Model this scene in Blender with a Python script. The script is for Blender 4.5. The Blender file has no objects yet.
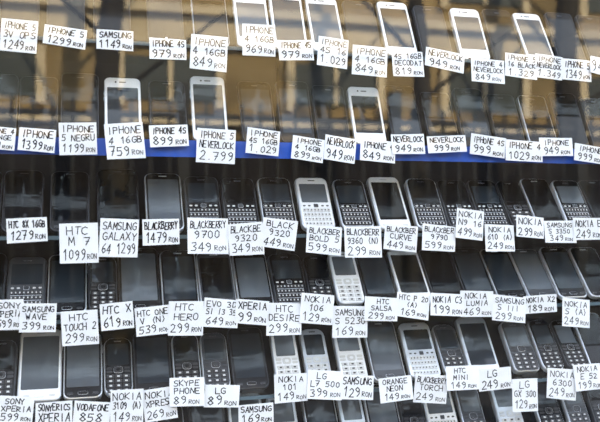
import bpy, bmesh, math, random
from mathutils import Vector, Matrix
random.seed(7)
S = bpy.context.scene
F=800.0; TH=math.atan(0.2656); CZ=1.30; D=1.295; VH=211.0
fwd=Vector((math.sin(TH),math.cos(TH),0)); right=Vector((math.cos(TH),-math.sin(TH),0)); up=Vector((0,0,1))
CAM=Vector((0,0,CZ))
def site(u,v,Y=D):
    d=fwd+right*((u-300)/F)+up*((VH-v)/F)
    return CAM+d*(Y/d.y)
# ---------------------------------------------------------------- materials
MATS={}
def mat(name,col,rough=0.5,metal=0.0,noise=0.0,scale=20,spec=0.5,coat=0.0,bump=0.0):
    if name in MATS: return MATS[name]
    m=bpy.data.materials.new(name); m.use_nodes=True
    nt=m.node_tree; b=nt.nodes['Principled BSDF']
    b.inputs['Roughness'].default_value=rough; b.inputs['Metallic'].default_value=metal
    b.inputs['Specular IOR Level'].default_value=spec
    b.inputs['Coat Weight'].default_value=coat
    tc=nt.nodes.new('ShaderNodeTexCoord'); n=nt.nodes.new('ShaderNodeTexNoise'); n.inputs['Scale'].default_value=scale
    n.inputs['Detail'].default_value=4
    nt.links.new(tc.outputs['Object'],n.inputs['Vector'])
    r=nt.nodes.new('ShaderNodeValToRGB')
    a=max(0,1-noise)
    r.color_ramp.elements[0].position=0.3; r.color_ramp.elements[1].position=0.7
    r.color_ramp.elements[0].color=(col[0]*a,col[1]*a,col[2]*a,1)
    k=1+noise*0.5
    r.color_ramp.elements[1].color=(min(1,col[0]*k),min(1,col[1]*k),min(1,col[2]*k),1)
    nt.links.new(n.outputs['Fac'],r.inputs['Fac']); nt.links.new(r.outputs['Color'],b.inputs['Base Color'])
    if bump:
        bp=nt.nodes.new('ShaderNodeBump'); bp.inputs['Strength'].default_value=bump
        nt.links.new(n.outputs['Fac'],bp.inputs['Height']); nt.links.new(bp.outputs['Normal'],b.inputs['Normal'])
    MATS[name]=m; return m
def glass(name,tint,base,edge=.6):
    m=bpy.data.materials.new(name); m.use_nodes=True; nt=m.node_tree
    for n in list(nt.nodes): nt.nodes.remove(n)
    o=nt.nodes.new('ShaderNodeOutputMaterial'); mx=nt.nodes.new('ShaderNodeMixShader')
    t=nt.nodes.new('ShaderNodeBsdfTransparent'); t.inputs['Color'].default_value=(*tint,1)
    g=nt.nodes.new('ShaderNodeBsdfGlossy'); g.inputs['Roughness'].default_value=0.0
    lw=nt.nodes.new('ShaderNodeLayerWeight'); lw.inputs['Blend'].default_value=.5
    pw=nt.nodes.new('ShaderNodeMath'); pw.operation='POWER'; pw.inputs[1].default_value=5
    ad=nt.nodes.new('ShaderNodeMath'); ad.operation='MULTIPLY_ADD'; ad.use_clamp=True
    ad.inputs[1].default_value=edge; ad.inputs[2].default_value=base
    nt.links.new(lw.outputs['Facing'],pw.inputs[0]); nt.links.new(pw.outputs[0],ad.inputs[0]); nt.links.new(ad.outputs[0],mx.inputs[0])
    nt.links.new(t.outputs[0],mx.inputs[1]); nt.links.new(g.outputs[0],mx.inputs[2]); nt.links.new(mx.outputs[0],o.inputs[0])
    MATS[name]=m; return m
M=dict(
 white=mat('white_plastic',(0.84,0.85,0.87),0.3,noise=0.02),
 black=mat('black_plastic',(0.007,0.007,0.009),0.25,noise=0.1,spec=.22),
 dark=mat('graphite_plastic',(0.045,0.048,0.057),0.32,noise=0.1,spec=.4),
 silver=mat('brushed_metal',(0.62,0.64,0.68),0.3,0.5,noise=0.06,scale=80),
 scr=mat('black_screen_glass',(0.006,0.007,0.009),0.07,noise=0.1,spec=.22),
 scrg=mat('grey_screen_glass',(0.105,0.12,0.14),0.12,noise=0.2,scale=12,spec=.35),
 scrb=mat('blue_grey_screen_glass',(0.026,0.034,0.044),0.1,noise=0.2,scale=12,spec=.3),
 key=mat('key_rubber',(0.04,0.04,0.045),0.4,spec=.3),
 keyw=mat('pale_key_plastic',(0.62,0.62,0.61),0.4),
 leg=mat('key_legend_paint',(0.6,0.6,0.6),0.5),
 legd=mat('dark_legend_paint',(0.05,0.05,0.05),0.5),
 acr=mat('smoked_acrylic',(0.03,0.033,0.035),0.15),
 paper=mat('white_card',(0.80,0.815,0.84),0.8,noise=0.05,scale=40),
 ink=mat('black_marker_ink',(0.008,0.008,0.014),0.7,spec=.2),
)
# ---------------------------------------------------------------- mesh helpers
def rr(cx,cy,w,h,r,n=4):
    r=min(r,w/2-1e-5,h/2-1e-5); P=[]
    for (sx,sy,a0) in ((1,1,0),(-1,1,90),(-1,-1,180),(1,-1,270)):
        for i in range(n+1):
            a=math.radians(a0+90*i/n)
            P.append((cx+sx*(w/2-r)+r*math.cos(a),cy+sy*(h/2-r)+r*math.sin(a)))
    return P
def slab(bm,cx,cy,w,h,r,z0,z1,ms,mt,bev=0.0,n=4):
    rings=[]
    L=[(z0,0),(z1,0)] if bev<=0 else [(z0,bev),(z0+bev,0),(z1-bev,0),(z1-bev*0.3,bev*0.3),(z1,bev)]
    for z,ins in L:
        rings.append([bm.verts.new((x,y,z)) for x,y in rr(cx,cy,w-2*ins,h-2*ins,max(r-ins,0.0001),n)])
    N=len(rings[0])
    for a,b in zip(rings[:-1],rings[1:]):
        for i in range(N):
            f=bm.faces.new((a[i],a[(i+1)%N],b[(i+1)%N],b[i])); f.material_index=ms; f.smooth=False
    f=bm.faces.new(rings[-1]); f.material_index=mt
    f=bm.faces.new(list(reversed(rings[0]))); f.material_index=ms
def box(bm,x0,x1,y0,y1,z0,z1,m=0):
    v=[bm.verts.new(p) for p in ((x0,y0,z0),(x1,y0,z0),(x1,y1,z0),(x0,y1,z0),(x0,y0,z1),(x1,y0,z1),(x1,y1,z1),(x0,y1,z1))]
    for q in ((3,2,1,0),(4,5,6,7),(0,1,5,4),(1,2,6,5),(2,3,7,6),(3,0,4,7)):
        f=bm.faces.new([v[i] for i in q]); f.material_index=m
def key(bm,cx,cy,w,h,z0,dz,mk,ml):
    v=[bm.verts.new((cx+sx*w/2,cy+sy*h/2,z0)) for sx,sy in((-1,-1),(1,-1),(1,1),(-1,1))]
    t=[bm.verts.new((cx+sx*w*.38,cy+sy*h*.36,z0+dz)) for sx,sy in((-1,-1),(1,-1),(1,1),(-1,1))]
    for i in range(4):
        f=bm.faces.new((v[i],v[(i+1)%4],t[(i+1)%4],t[i])); f.material_index=mk
    f=bm.faces.new(t); f.material_index=mk
    z=z0+dz+0.00008
    d=[bm.verts.new((cx+sx*w*.18,cy+sy*h*.2,z)) for sx,sy in((-1,-1),(1,-1),(1,1),(-1,1))]
    f=bm.faces.new(d); f.material_index=ml
def mkobj(name,bm,mats,loc=(0,0,0),parent=None):
    bmesh.ops.recalc_face_normals(bm,faces=bm.faces)
    me=bpy.data.meshes.new(name); bm.to_mesh(me); bm.free()
    for n in mats: me.materials.append(M[n] if isinstance(n,str) else n)
    o=bpy.data.objects.new(name,me); o.location=loc; S.collection.objects.link(o)
    if parent: o.parent=parent
    return o
PM=['white','black','dark','silver','scr','scrg','scrb','key','keyw','leg','legd']
IX={n:i for i,n in enumerate(PM)}
def dims(kind):
    return {'s4':(.0590,.117,.0093),'s5':(.0590,.125,.008),'t':(.061,.119,.0105),'tw':(.067,.130,.010),'q':(.060,.111,.013),
            'b':(.046,.108,.013),'bw':(.051,.112,.013),'sl':(.053,.104,.015)}[kind]
def phone_mesh(kind,body,rim,scr):
    bm=bmesh.new(); w,L,t=dims(kind); B=IX[body]; R=IX[rim]; SC=IX[scr]; cy=L/2
    light = body in('white','silver'); KM=IX['keyw'] if light else IX['key']; LM=IX['legd'] if light else IX['leg']
    z=0.0
    if kind in('s4','s5'):
        slab(bm,0,cy,w,L,.009,-t,0,R,B,.0012)
        sh=.075 if kind=='s4' else .089
        slab(bm,0,cy,w-.003,L-.003,.0078,0,.0004,B,B)
        slab(bm,0,cy+.001,.050,sh,.001,.0004,.0007,SC,SC,n=1)
        slab(bm,0,L-.0095,.011,.0018,.0009,.0004,.0008,IX['dark'],IX['dark'])
        slab(bm,-.011,L-.0095,.003,.003,.0015,.0004,.0008,IX['dark'],IX['scr'])
        slab(bm,0,.0095,.0115,.0115,.0057,.0004,.0008,IX['dark'] if body=='black' else IX['silver'],B,n=6)
        slab(bm,0,.0095,.0042,.0042,.0008,.0008,.001,IX['dark'],IX['leg'],n=2)
        for yy in (L-.030,L-.040): box(bm,-w/2-.0008,-w/2+.001,yy-.003,yy+.003,-t*.65,-t*.35,R)
    elif kind in('t','tw'):
        slab(bm,0,cy,w,L,.011,-t,0,R,R,.002)
        slab(bm,0,cy,w-.004,L-.004,.0095,0,.0006,B,B,.0003)
        slab(bm,0,cy+.003,w-.010,L-.034,.0015,.0006,.0009,SC,SC,n=1)
        slab(bm,0,L-.0075,.014,.002,.001,.0006,.001,R,R)
        slab(bm,0,.009,.016,.006,.0028,.0006,.0016,IX['silver'],B,.0004)
        for sx in(-1,1): slab(bm,sx*.0195,.009,.009,.0035,.0012,.0006,.001,IX['leg'] if not light else IX['legd'],KM)
        box(bm,w/2-.001,w/2+.0008,L*.7,L*.82,-t*.6,-t*.4,R)
    elif kind=='q':
        slab(bm,0,cy,w,L,.012,-t,0,R,R,.003)
        slab(bm,0,cy,w-.005,L-.005,.010,0,.0006,B,B,.0003)
        slab(bm,0,L-.036,w-.012,.040,.0015,.0006,.001,SC,SC,n=1)
        slab(bm,0,L-.0085,.013,.002,.001,.0006,.001,IX['silver'],IX['dark'])
        slab(bm,0,.0475,w-.008,.0085,.003,.0006,.0012,IX['silver'] if rim=='silver' else B,B,.0003)
        slab(bm,0,.0475,.009,.008,.002,.0012,.002,IX['silver'],IX['dark'],.0004)
        for sx in(-.021,-.012,.012,.021): slab(bm,sx,.0475,.005,.003,.001,.0012,.0014,LM,LM,n=1)
        for r in range(4):
            y=.0385-r*.0095
            slab(bm,0,y-.0048,w-.012,.0007,.0003,.0006,.0009,IX['silver'],IX['silver'],n=1)
            for c in range(8):
                key(bm,(c-3.5)*.0062,y,.0056,.0075,.0006,.0013,KM,LM)
    else:
        rad={'b':.015,'bw':.013,'sl':.010}[kind]
        slab(bm,0,cy,w,L,rad,-t,0,R,R,.003)
        slab(bm,0,cy,w-.004,L-.004,rad-.002,0,.0006,B,B,.0003)
        slab(bm,0,L-.033,w-.012,.040,.002,.0006,.0011,IX['dark'],SC,n=2)
        slab(bm,0,L-.0075,.012,.002,.001,.0006,.001,IX['silver'],IX['dark'])
        slab(bm,0,.0455,.015,.012,.004,.0006,.0016,IX['silver'],KM,.0004)
        slab(bm,0,.0455,.007,.0055,.002,.0016,.0019,LM,B,n=2)
        for sx in(-1,1):
            for sy in(-1,1): slab(bm,sx*w*.31,.0455+sy*.003,w*.2,.0042,.0014,.0006,.0014,KM,KM,n=2)
        for r in range(4):
            for c in range(3):
                key(bm,(c-1)*w*.27,.0335-r*.0085,w*.25,.0072,.0006,.0012,KM,LM)
    return bm
ROWV={0:50,1:144,2:234,3:312,4:393,5:464}
Z0=D/math.cos(TH)
def rowz(r): return CZ+(VH-ROWV[r])/F*Z0
FOOT=D+0.022
NM={'s4':'smartphone','s5':'smartphone','t':'touchscreen_phone','tw':'touchscreen_phone','q':'keyboard_phone','b':'keypad_phone','bw':'keypad_phone','sl':'slider_phone'}
def place_row(row,items,alpha):
    z=rowz(row); L=[]
    for it in items:
        u,kind,body,rim,scr=it[:5]; w,l,t=dims(kind)
        a=math.radians(alpha+random.uniform(-3,3))
        X=site(u,200,FOOT+.5*l*math.sin(a)).x
        L.append([X,kind,body,rim,scr,a])
    L.sort(key=lambda q:q[0])
    for _ in range(60):
        for i in range(len(L)-1):
            need=(dims(L[i][1])[0]+dims(L[i+1][1])[0])/2+.0025
            gap=L[i+1][0]-L[i][0]
            if gap<need:
                d=(need-gap)/2; L[i][0]-=d; L[i+1][0]+=d
    for X,kind,body,rim,scr,a in L:
        w,l,t=dims(kind)
        bm=phone_mesh(kind,body,rim,scr)
        R=Matrix.Rotation(math.pi/2-a,4,'X')
        bm.transform(R)
        lift=t*math.sin(a)+.0006
        o=mkobj(NM[kind],bm,PM,(X,FOOT,z+lift))
        # acrylic easel
        e=bmesh.new(); hw=w*.3
        off=t/math.cos(a)+.0012
        y1,z1=off+.62*l*math.sin(a),.62*l*math.cos(a)-lift
        prof=[(off+.001,-lift+.0003),(y1,z1),(y1+.003,z1),(y1+.014,-lift+.0003)]
        A=[e.verts.new((-hw,p,q)) for p,q in prof]; B=[e.verts.new((hw,p,q)) for p,q in prof]
        e.faces.new(A); e.faces.new(B)
        for i in range(4): e.faces.new((A[i],A[(i+1)%4],B[(i+1)%4],B[i]))
        box(e,-hw,hw,-.005,-.003,-lift+.0003,-lift+.006)
        mkobj('acrylic_easel',e,['acr'],(0,0,0),o)
# ---------------------------------------------------------------- phones
W=('white','silver'); K=('black','dark'); G=('dark','silver'); KS=('black','silver'); SS=('silver','silver')
def it(u,k,c,s='scr'): return (u,k,c[0],c[1],s)
place_row(0,[it(20,'s5',K),it(66,'s4',K),it(112,'s4',K),it(165,'s5',K),it(210,'s4',KS),it(252,'s4',W,'scrg'),it(288,'s5',W,'scrb'),it(325,'s5',W,'scrg'),it(362,'s4',K),
  it(397,'s5',W,'scrb'),it(433,'s4',K),it(470,'s4',W,'scrb'),it(503,'s5',K),it(534,'s5',W,'scrg'),it(566,'s5',K),it(597,'s5',K)],29)
place_row(1,[it(-2,'s4',K),it(38,'s4',K),it(80,'s5',K),it(123,'s4',W,'scrb'),it(168,'t',K),it(209,'s5',W,'scrb'),it(257,'s5',K,'scrb'),it(295,'s5',K,'scrb'),it(331,'s4',K),
  it(367,'s4',W),it(404,'s5',K,'scrb'),it(440,'s4',K),it(473,'s5',K,'scrb'),it(506,'s4',K),it(538,'s4',KS),it(569,'s5',K),it(600,'s4',K)],26)
place_row(2,[it(-18,'s4',K),it(22,'t',K),it(70,'t',K),it(118,'tw',K),it(164,'t',KS,'scrg'),it(203,'q',K,'scrb'),it(240,'q',K),it(277,'q',KS,'scrb'),
  it(315,'q',W,'scrg'),it(353,'q',KS,'scrb'),it(389,'t',W),it(428,'q',KS),it(458,'q',K),it(489,'q',K,'scrb'),it(516,'bw',K),it(541,'t',KS),it(572,'q',KS,'scrg'),it(602,'t',K)],36)
place_row(3,[it(-4,'t',K),it(34,'q',('dark','dark'),'scrb'),it(73,'t',KS,'scrb'),it(110,'b',K,'scrb'),it(148,'tw',K,'scrg'),it(185,'t',KS,'scrb'),it(218,'t',G),it(250,'t',KS,'scrg'),
  it(283,'q',K,'scrb'),it(312,'b',K),it(342,'bw',W,'scrg'),it(376,'t',K,'scrb'),it(407,'t',W),it(437,'t',K),it(467,'t',K,'scrb'),it(498,'t',KS,'scrb'),it(531,'t',G,'scrg'),
  it(563,'t',KS,'scrb'),it(593,'t',KS)],40)
place_row(4,[it(8,'b',K),it(47,'tw',W,'scrg'),it(84,'t',KS,'scrg'),it(118,'b',KS,'scrb'),it(148,'t',K,'scrb'),it(179,'b',KS),it(214,'b',G,'scrb'),it(248,'t',K,'scrb'),
  it(286,'b',W,'scrg'),it(316,'b',SS,'scrb'),it(350,'bw',W,'scrg'),it(384,'t',G,'scrg'),it(420,'q',SS,'scrb'),it(450,'b',G,'scrb'),it(478,'t',SS,'scrb'),
  it(520,'sl',('dark','silver'),'scrg'),it(546,'b',KS,'scrb'),it(569,'b',K,'scrg'),it(595,'t',KS)],38)
place_row(5,[it(16,'t',K),it(54,'t',K,'scrb'),it(97,'t',SS,'scrg'),it(134,'t',K),it(171,'b',KS),it(208,'t',K,'scrb'),it(247,'t',W,'scrg'),it(284,'bw',SS,'scrg'),it(322,'q',KS,'scrb'),
  it(355,'b',SS,'scrg'),it(384,'t',KS,'scrg'),it(412,'b',K),it(440,'q',W,'scrg'),it(472,'b',G,'scrg'),it(508,'bw',SS,'scrg'),it(547,'bw',KS,'scrb'),it(575,'b',G,'scrg'),it(600,'b',K)],34)
# ---------------------------------------------------------------- hand lettering
FT={
'A':[[(0,0),(2,6),(4,0)],[(.8,2.2),(3.2,2.2)]],
'B':[[(0,0),(0,6),(3,5.6),(3.2,3.8),(0,3.2)],[(0,3.2),(3.8,2.6),(3.6,.5),(0,0)]],
'C':[[(4,5.2),(2.4,6),(.5,5),(0,3),(.5,1),(2.4,0),(4,.8)]],
'D':[[(0,0),(0,6),(2.6,5.5),(4,3),(2.6,.5),(0,0)]],
'E':[[(4,6),(0,6),(0,0),(4,0)],[(0,3),(3,3)]],
'F':[[(4,6),(0,6),(0,0)],[(0,3),(3,3)]],
'G':[[(4,5.2),(2.4,6),(.5,5),(0,3),(.5,1),(2.4,0),(4,1),(4,2.8),(2.2,2.8)]],
'H':[[(0,0),(0,6)],[(4,0),(4,6)],[(0,3),(4,3)]],
'I':[[(2,0),(2,6)]],
'K':[[(0,0),(0,6)],[(4,6),(0,2.8),(4,0)]],
'L':[[(0,6),(0,0),(4,0)]],
'M':[[(0,0),(.3,6),(2,2),(3.7,6),(4,0)]],
'N':[[(0,0),(0,6),(4,0),(4,6)]],
'O':[[(2,6),(.4,5),(0,3),(.4,1),(2,0),(3.6,1),(4,3),(3.6,5),(2,6)]],
'P':[[(0,0),(0,6),(3.4,5.6),(3.6,3.4),(0,2.8)]],
'R':[[(0,0),(0,6),(3.4,5.6),(3.5,3.6),(0,3),(4,0)]],
'S':[[(4,5.4),(2,6),(.2,5),(.6,3.5),(3.6,2.6),(3.8,.9),(2,0),(0,.6)]],
'T':[[(2,0),(2,6)],[(0,6),(4,6)]],
'U':[[(0,6),(.2,1),(2,0),(3.8,1),(4,6)]],
'V':[[(0,6),(2,0),(4,6)]],
'W':[[(0,6),(1,0),(2,4),(3,0),(4,6)]],
'X':[[(0,0),(4,6)],[(0,6),(4,0)]],
'Y':[[(0,6),(2,3),(4,6)],[(2,3),(2,0)]],
'Z':[[(0,6),(4,6),(0,0),(4,0)]],
'0':[[(2,6),(.5,4.8),(.3,1.4),(2,0),(3.6,1.4),(3.5,4.8),(2,6)]],
'1':[[(.8,4.4),(2.4,6),(2.4,0)]],
'2':[[(.2,4.8),(1.8,6),(3.6,4.8),(3,3),(0,0),(4,0)]],
'3':[[(.2,5.6),(3,6),(3.4,4.4),(1.6,3.2),(3.8,2),(3,.2),(.2,.2)]],
'4':[[(2.6,0),(2.9,6),(0,2),(4,2)]],
'5':[[(3.8,6),(.6,6),(.4,3.4),(3,3.6),(3.8,1.8),(2.6,.1),(0,.4)]],
'6':[[(3.4,6),(1,4),(.2,1.6),(1.8,0),(3.8,1.2),(3,3),(.6,2.4)]],
'7':[[(0,6),(4,6),(1.4,0)],[(1.2,3),(3.4,3)]],
'8':[[(2,3.2),(.4,4.6),(2,6),(3.6,4.6),(2,3.2),(.1,1.4),(2,0),(3.9,1.4),(2,3.2)]],
'9':[[(3.6,4),(2,3),(.3,4.6),(2,6),(3.6,4.8),(3.4,1.6),(1.6,0)]],
'.':[[(1.8,0),(2.2,.3)]],'(':[[(3,6.4),(1.6,3),(3,-.4)]],')':[[(1,6.4),(2.4,3),(1,-.4)]],'-':[[(.8,3),(3.2,3)]],
}
def write_line(bm,txt,x0,x1,y0,hh,z,pen):
    n=len(txt); small=txt.endswith(' RON')
    wts=[1.0]*n
    if small:
        for i in (n-3,n-2,n-1): wts[i]=.55
        wts[n-4]=.25
    tot=sum(wts); unit=min((x1-x0)/tot,hh*.95); x=x0+((x1-x0)-unit*tot)*random.uniform(.3,.6)
    for i,ch in enumerate(txt):
        sm = small and i>=n-3; adv=unit*wts[i]
        g=FT.get(ch)
        if g:
            sc=.5 if sm else 1.0
            sx=adv*.74/4; sy=hh/6*sc*random.uniform(.9,1.08); dx=random.uniform(-.05,.05)*adv; dy=random.uniform(-.07,.07)*hh; sl=random.uniform(-.04,.14)
            for st in g:
                P=[(x+adv*.12+dx+px*sx+py*sy*sl, y0+dy+py*sy) for px,py in st]
                for a,b in zip(P[:-1],P[1:]):
                    d=Vector((b[0]-a[0],b[1]-a[1])); l=d.length
                    if l<1e-6: continue
                    d/=l; nn=Vector((-d.y,d.x))*pen*(.7 if sm else 1); e=d*pen*.6
                    A=Vector(a)-e; B=Vector(b)+e
                    v=[bm.verts.new((q.x,q.y,z)) for q in (A-nn,B-nn,B+nn,A+nn)]
                    f=bm.faces.new(v); f.material_index=1
        x+=adv
GEN=["IPHONE 4","NEVERLOCK","SAMSUNG","GALAXY S","HTC ONE","NOKIA","XPERIA","LG L5","BLACK 9360"]
GEN2=["4S 16GB","(N) 16GB","S 5230","ALB 8GB","NEGRU","ORANGE","E 52 (A)","C3-00"]
def price(): return random.choice(["149","199","249","299","349","449","529","599","849","99","89","1149"])+" RON"
def place_tags(row,tags):
    z=rowz(row)
    for i,t in enumerate(tags):
        u,v,w,h=t[:4]; lines=list(t[4:])
        w*=.97
        if not lines:
            lines=[random.choice(GEN),price()] if h<22 else [random.choice(GEN),random.choice(GEN2),price()]
        Y=D-.0085-(i%2)*.0018-(i%4//2)*.0009
        c=site(u,v,Y); x0=site(u-w/2,v,Y).x; x1=site(u+w/2,v,Y).x
        W_=x1-x0; dep=(c-CAM).dot(fwd); H_=h*dep/F*1.0
        bm=bmesh.new()
        j=lambda:random.uniform(-.001,.001)
        # hand-cut card with a slight curl: 6 columns
        n=6; curl=random.uniform(-.0008,.0012); tl,bl_,tr,br=j(),j(),j(),j()
        T=[];Bt=[]
        for k in range(n+1):
            s=k/n; x=-W_/2+W_*s; zc=0.0
            T.append((x,H_/2+tl*(1-s)+tr*s,zc)); Bt.append((x,-H_/2+bl_*(1-s)+br*s,zc))
        for dz in (0,-.0004):
            tv=[bm.verts.new((p[0],p[1],p[2]+dz)) for p in T]; bv=[bm.verts.new((p[0],p[1],p[2]+dz)) for p in Bt]
            for k in range(n):
                q=(bv[k],bv[k+1],tv[k+1],tv[k]); bm.faces.new(q if dz==0 else tuple(reversed(q)))
        n=len(lines); wt=[1.0]*n; wt[-1]=1.3
        tot=sum(wt); y=H_/2*.93; avail=H_*.9
        for li,tx in enumerate(lines):
            lh=avail*wt[li]/tot
            if tx: write_line(bm,tx,-W_/2+W_*.06,W_/2-W_*.05,y-lh*.92,lh*.72,.0003,.00082 if n<3 else .0007)
            y-=lh
        for vv in bm.verts:
            s=vv.co.x/(W_/2); vv.co.z+=curl*(s*s)   # bend the card
        roll=math.radians(random.uniform(-6,6)-(2.5 if u>260 else 0))
        R=Matrix.Rotation(math.pi/2-math.radians(random.uniform(3,10)),4,'X')@Matrix.Rotation(roll,4,'Z')
        bm.transform(R)
        me=bpy.data.meshes.new('price_tag'); bm.to_mesh(me); bm.free(); me.materials.append(M['paper']); me.materials.append(M['ink'])
        o=bpy.data.objects.new('price_tag',me); o.location=c; S.collection.objects.link(o)
place_tags(0,[(19,36,38,33,"IPHONE 5","3V OPS","1249 RON"),(65,37,44,20,"IPHONE 5","1299 RON"),(115,40,38,20,"SAMSUNG","1149 RON"),(168,49,38,22,"IPHONE 4S","979 RON"),
 (209,53,38,35,"IPHONE","4 16GB","849 RON"),(259,40,34,32,"IPHONE","4 16GB","969 RON"),(296,50,36,20,"IPHONE 4S","979 RON"),(333,52,31,30,"IPHONE","4S 16","1.029"),
 (370,61,36,30,"IPHONE","4 16GB","849 RON"),(408,64,32,26,"4S 16GB","DECODAT","819 RON"),(445,60,40,20,"NEVERLOCK","949 RON"),(488,71,34,24,"IPHONE 4","NEVERLOCK","849 RON"),
 (521,66,33,24,"IPHONE 5","16 BLACK","1.329"),(549,67,28,24,"IPHONE","NEVERLOCK","1.349"),(577,70,30,22,"IPHONE 5","1349 RON"),(600,66,20,18,"949")])
place_tags(1,[(-2,138,36,24),(37,140,38,24,"IPHONE","1399 RON"),(78,139,39,32,"IPHONE","5 NEGRU","1199 RON"),(125,141,40,36,"IPHONE","4 16GB","759 RON"),(169,136,40,22,"IPHONE 4S","899 RON"),
 (216,146,40,34,"IPHONE 5","NEVERLOCK","2.799"),(263,142,34,26,"IPHONE","4S 16GB","1.029"),(308,149,33,24,"IPHONE","4 16GB","899 RON"),(340,149,32,26,"NEVERLOCK","949 RON"),
 (378,151,36,22,"IPHONE 4","849 RON"),(408,144,34,20,"NEVERLOCK","949 RON"),(447,144,40,17,"NEVERLOCK","999 RON"),(488,146,36,20,"IPHONE 4S","999 RON"),(524,151,38,21,"IPHONE 4","1029 RON"),(556,147,34,18,"IPHONE","949 RON"),(590,154,32,17,"IPHONE","999 RON")])
place_tags(2,[(27,230,42,24,"HTC 8X 16GB","1279 RON"),(79,243,40,40,"HTC","M 7","1099 RON"),(119,238,40,38,"SAMSUNG","GALAXY","64 1299"),(161,232,38,26,"BLACKBERRY","1479 RON"),
 (208,236,42,36,"BLACKBERRY","9700","349 RON"),(246,239,36,32,"BLACKBE","9320","349 RON"),(279,234,36,30,"BLACK","9320","449 RON"),(324,240,36,28,"BLACKBER","BOLD 5","599 RON"),
 (363,242,38,32,"BLACKBERR","9360 (N)","299 RON"),(401,238,34,26,"BLACKBER","CURVE","449 RON"),(439,238,34,26,"BLACKBER","9790","599 RON"),(470,224,28,30,"NOKIA","N9 16","499 RON"),
 (500,238,30,27,"NOKIA","610 (A)","249 RON"),(530,227,28,22,"NOKIA","299 RON"),(560,232,32,22,"SAMSUNG","S 3350","349 RON"),(588,229,30,22,"NOKIA E","249 RON")])
place_tags(3,[(9,315,30,30,"SONY","XPERIA","599 RON"),(38,318,38,28,"SAMSUNG","WAVE","399 RON"),(80,328,38,34,"HTC","TOUCH 2","299 RON"),(117,316,34,26,"HTC X","619 RON"),
 (153,321,36,28,"HTC ONE","V (N)","539 RON"),(186,318,36,34,"HTC","HERO","299 RON"),(221,313,36,28,"EVO 3D","SI I3 35","649 RON"),(252,312,34,24,"XPERIA","99 RON"),
 (284,319,36,32,"HTC","DESIRE","299 RON"),(317,309,34,30,"NOKIA","106","129 RON"),(350,322,36,31,"SAMSUNG","S 5230","169 RON"),(381,309,34,24,"HTC","SALSA","299 RON"),(413,306,34,24,"HTC P 20","(A)","169 RON"),(447,305,34,22,"NOKIA C3","199 RON"),
 (477,304,34,26,"NOKIA","LUMIA","469 RON"),(509,309,34,26,"SAMSUNG","S III","299 RON"),(540,304,34,18,"NOKIA X2","189 RON"),(576,313,28,28,"NOKIA","S (A)","249 RON")])
place_tags(4,[(16,410,36,26,"SONY","XPERIA","599 RON"),(54,413,38,22,"SONYERICS","XPERIA"),(92,413,38,22,"VODAFONE","858"),(127,407,34,34,"NOKIA","3109 (A)","149 RON"),(160,404,34,32,"NOKIA","XPRESS","269 RON"),
 (187,392,36,28,"SKYPE","PHONE","89 RON"),(222,396,36,22,"LG","89 RON"),(256,414,36,20,"SAMSUNG","169 RON"),(291,388,34,28,"NOKIA","101","149 RON"),(325,385,36,28,"LG","L7 500","399 RON"),
 (357,387,34,24,"SAMSUNG","129 RON"),(396,389,34,24,"ORANGE","NEON","149 RON"),(431,389,34,28,"BLACKBERRY","TORCH","249 RON"),(463,378,34,24,"HTC","MINI","149 RON"),(495,379,34,22,"LG","249 RON"),(525,395,26,32,"LG","GX 300","129 RON"),
 (562,384,30,30,"NOKIA","6300","249 RON"),(588,377,28,26,"NOKIA","E 52","199 RON")])
# ---------------------------------------------------------------- shelves
M['shelfglass']=glass('shelf_glass',(0.94,0.97,0.96),0.012,.35)
M['window']=glass('window_glass',(0.94,0.97,1.0),0.10,.5)
M['blue']=mat('blue_shelf_edging',(0.008,0.095,0.55),0.4,noise=0.15)
M['edge']=mat('grey_green_glass_edge',(0.10,0.15,0.18),0.2)
XL,XR=-.42,1.58
for r in range(6):
    z=rowz(r); bm=bmesh.new()
    box(bm,XL,XR,D+.001,D+.17,z-.006,z,0)
    if r==1: box(bm,XL,XR,D-.0005,D+.001,z-.025,z+.002,1)
    else: box(bm,XL,XR,D-.0003,D+.001,z-.006,z,2)
    mkobj('glass_shelf',bm,['shelfglass','blue','edge'])
M['steel']=mat('shelf_upright_steel',(0.05,0.05,0.05),0.5,0.6)
for X in (-.36,.36,1.2):
    bm=bmesh.new(); box(bm,X-.012,X+.012,D+.172,D+.19,0.0,2.3)
    for k in range(40): box(bm,X-.003,X+.003,D+.1705,D+.173,.4+k*.04,.41+k*.04)
    mkobj('shelf_upright',bm,['steel'])
# ---------------------------------------------------------------- shop shell
M['wall']=mat('dark_display_wall',(0.016,0.015,0.016),0.8,noise=0.4,scale=3,spec=.1)
M['floor']=mat('shop_floor_vinyl',(0.05,0.045,0.04),0.6,noise=0.2)
M['ceil']=mat('shop_ceiling_paint',(0.10,0.10,0.09),0.8,noise=0.1)
M['frame']=mat('window_frame_paint',(0.06,0.06,0.055),0.5)
M['render']=mat('shopfront_render',(0.25,0.22,0.18),0.9,noise=0.15)
YG=D-.11; YB=D+.42
def room(name,b,m):
    bm=bmesh.new(); box(bm,*b); return mkobj(name,bm,[m])
room('wall_back',(-.55,1.75,YB,YB+.1,0,2.6),'wall')
room('wall_left',(-.55,-.45,YG,YB,0,2.6),'wall')
room('wall_right',(1.65,1.75,YG,YB,0,2.6),'wall')
room('floor',(-.45,1.65,YG,YB,-.02,.0),'floor')
room('ceiling',(-.45,1.65,YG,YB,2.4,2.5),'ceil')
room('wall_front',(-3,4.5,YG-.03,YG+.0,0.0,.45),'render')
room('wall_front_above_window',(-3,4.5,YG-.03,YG,2.3,2.8),'render')
room('wall_front_left',(-3,-.5,YG-.03,YG,.45,2.3),'render')
room('wall_front_right',(1.7,4.5,YG-.03,YG,.45,2.3),'render')
bm=bmesh.new()
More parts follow.
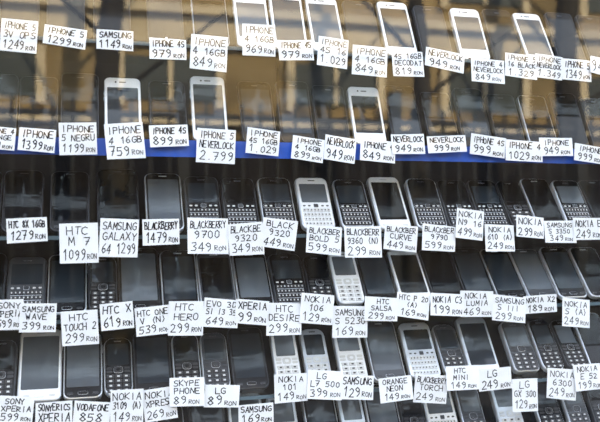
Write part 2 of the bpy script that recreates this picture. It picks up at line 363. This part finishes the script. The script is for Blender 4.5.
bm.faces.new([bm.verts.new(p) for p in ((-.47,YG-.015,.48),(1.67,YG-.015,.48),(1.67,YG-.015,2.27),(-.47,YG-.015,2.27))])
box(bm,-.5,-.46,YG-.04,YG,.45,2.3,1); box(bm,1.66,1.7,YG-.04,YG,.45,2.3,1); box(bm,-.46,1.66,YG-.04,YG,.45,.49,1); box(bm,-.46,1.66,YG-.04,YG,2.26,2.3,1)
mkobj('window_1',bm,['window','frame'])
# ---------------------------------------------------------------- street behind the viewer (seen reflected in the pane)
M['pave']=mat('pavement',(0.04,0.04,0.045),0.9,noise=0.3,scale=2,spec=.1)
M['stucco']=mat('tan_stucco',(0.34,0.25,0.12),0.9,noise=0.55,scale=0.9,spec=.1)
M['trimst']=mat('pale_stone_trim',(0.70,0.58,0.38),0.9,noise=0.2,scale=3,spec=.1)
M['winb']=mat('facade_window_glass',(0.05,0.06,0.05),0.4,noise=.3,scale=1.5)
M['iron']=mat('black_iron',(0.012,0.012,0.01),0.5)
M['stone']=mat('dark_plinth_stone',(0.022,0.019,0.018),0.9,noise=0.6,scale=1.5,spec=.1)
M['bark']=mat('tree_bark',(0.03,0.024,0.015),0.9,noise=0.5,scale=8,bump=.5)
room('pavement',(-14,20,-9,YG-.031,-.12,-.021),'pave')
bm=bmesh.new(); YF=-7.0
box(bm,-12,18,YF-.4,YF,2.1,5.5,0); box(bm,-12,18,YF-.4,YF+.06,0,2.1,3)
for k in range(-5,9):
    x=k*2.0+.4
    for (za,zb) in ((2.58,3.08),(3.95,4.9)):
        box(bm,x,x+1.05,YF,YF+.02,za,zb,2)
        box(bm,x-.10,x,YF,YF+.08,za-.08,zb+.06,1); box(bm,x+1.05,x+1.15,YF,YF+.08,za-.08,zb+.06,1)
        box(bm,x+.5,x+.55,YF+.02,YF+.05,za,zb,1)
box(bm,-12,18,YF,YF+.12,2.3,2.42,1)
box(bm,-12,18,YF,YF+.10,3.22,3.62,1); box(bm,-12,18,YF+.10,YF+.2,3.56,3.66,1)
mkobj('building_facade',bm,['stucco','trimst','winb','stone'])
bm=bmesh.new(); YR=-4.6
for k in range(110): 
    x=-7+k*.16; box(bm,x-.012,x+.012,YR-.012,YR+.012,-.02,2.25)
for zz in(.3,1.9,2.12): box(bm,-7,10.6,YR-.02,YR+.02,zz-.025,zz+.025)
for k in range(10): box(bm,-7.05+k*1.95,-6.95+k*1.95,YR-.05,YR+.05,-.02,2.4)
mkobj('iron_fence',bm,['iron'])
for (x,y,rad,h) in ((.25,-5.6,.13,5),(3.3,-5.4,.10,5),(5.4,-5.8,.15,5)):
    bm=bmesh.new(); pr=None; n=10
    for s in range(9):
        zz=-.02+h*s/8; rr_=rad*(1.25-.6*s/8) ; ox=.08*math.sin(s*1.1+x)
        ring=[bm.verts.new((ox+rr_*math.cos(2*math.pi*i/n),rr_*math.sin(2*math.pi*i/n),zz)) for i in range(n)]
        if pr:
            for i in range(n): bm.faces.new((pr[i],pr[(i+1)%n],ring[(i+1)%n],ring[i]))
        pr=ring
    for (a,zz,l) in((.5,2.4,1.2),(2.6,2.9,1.1),(4,3.3,1.0),(5.5,3.8,.9)):
        p=Vector((0,0,zz)); q=p+Vector((math.cos(a)*l,math.sin(a)*l*.4,l*.7))
        A=[bm.verts.new(p+Vector((.05*math.cos(i*1.57),.05*math.sin(i*1.57),0))) for i in range(4)]
        B=[bm.verts.new(q+Vector((.015*math.cos(i*1.57),.015*math.sin(i*1.57),0))) for i in range(4)]
        for i in range(4): bm.faces.new((A[i],A[(i+1)%4],B[(i+1)%4],B[i]))
    mkobj('tree_trunk',bm,['bark'],(x,y,0))
# ---------------------------------------------------------------- light
w=bpy.data.worlds.new('sky'); S.world=w; w.use_nodes=True
bg=w.node_tree.nodes['Background']; bg.inputs[0].default_value=(0.82,0.89,1.0,1); bg.inputs[1].default_value=4.8
s=bpy.data.lights.new('sun','SUN'); s.energy=22; s.angle=.03; s.color=(1,.86,.62)
so=bpy.data.objects.new('sun',s); S.collection.objects.link(so)
so.rotation_euler=Vector((-.35,-1,-.75)).to_track_quat('-Z','Y').to_euler()
# ---------------------------------------------------------------- camera
c=bpy.data.cameras.new('camera'); c.sensor_width=36; c.lens=48; c.clip_start=.02
c.dof.use_dof=True; c.dof.focus_distance=1.36; c.dof.aperture_fstop=4.5
co=bpy.data.objects.new('camera',c); S.collection.objects.link(co); co.location=CAM
co.rotation_euler=(math.pi/2,0,-TH); S.camera=co
S.view_settings.view_transform='Standard'
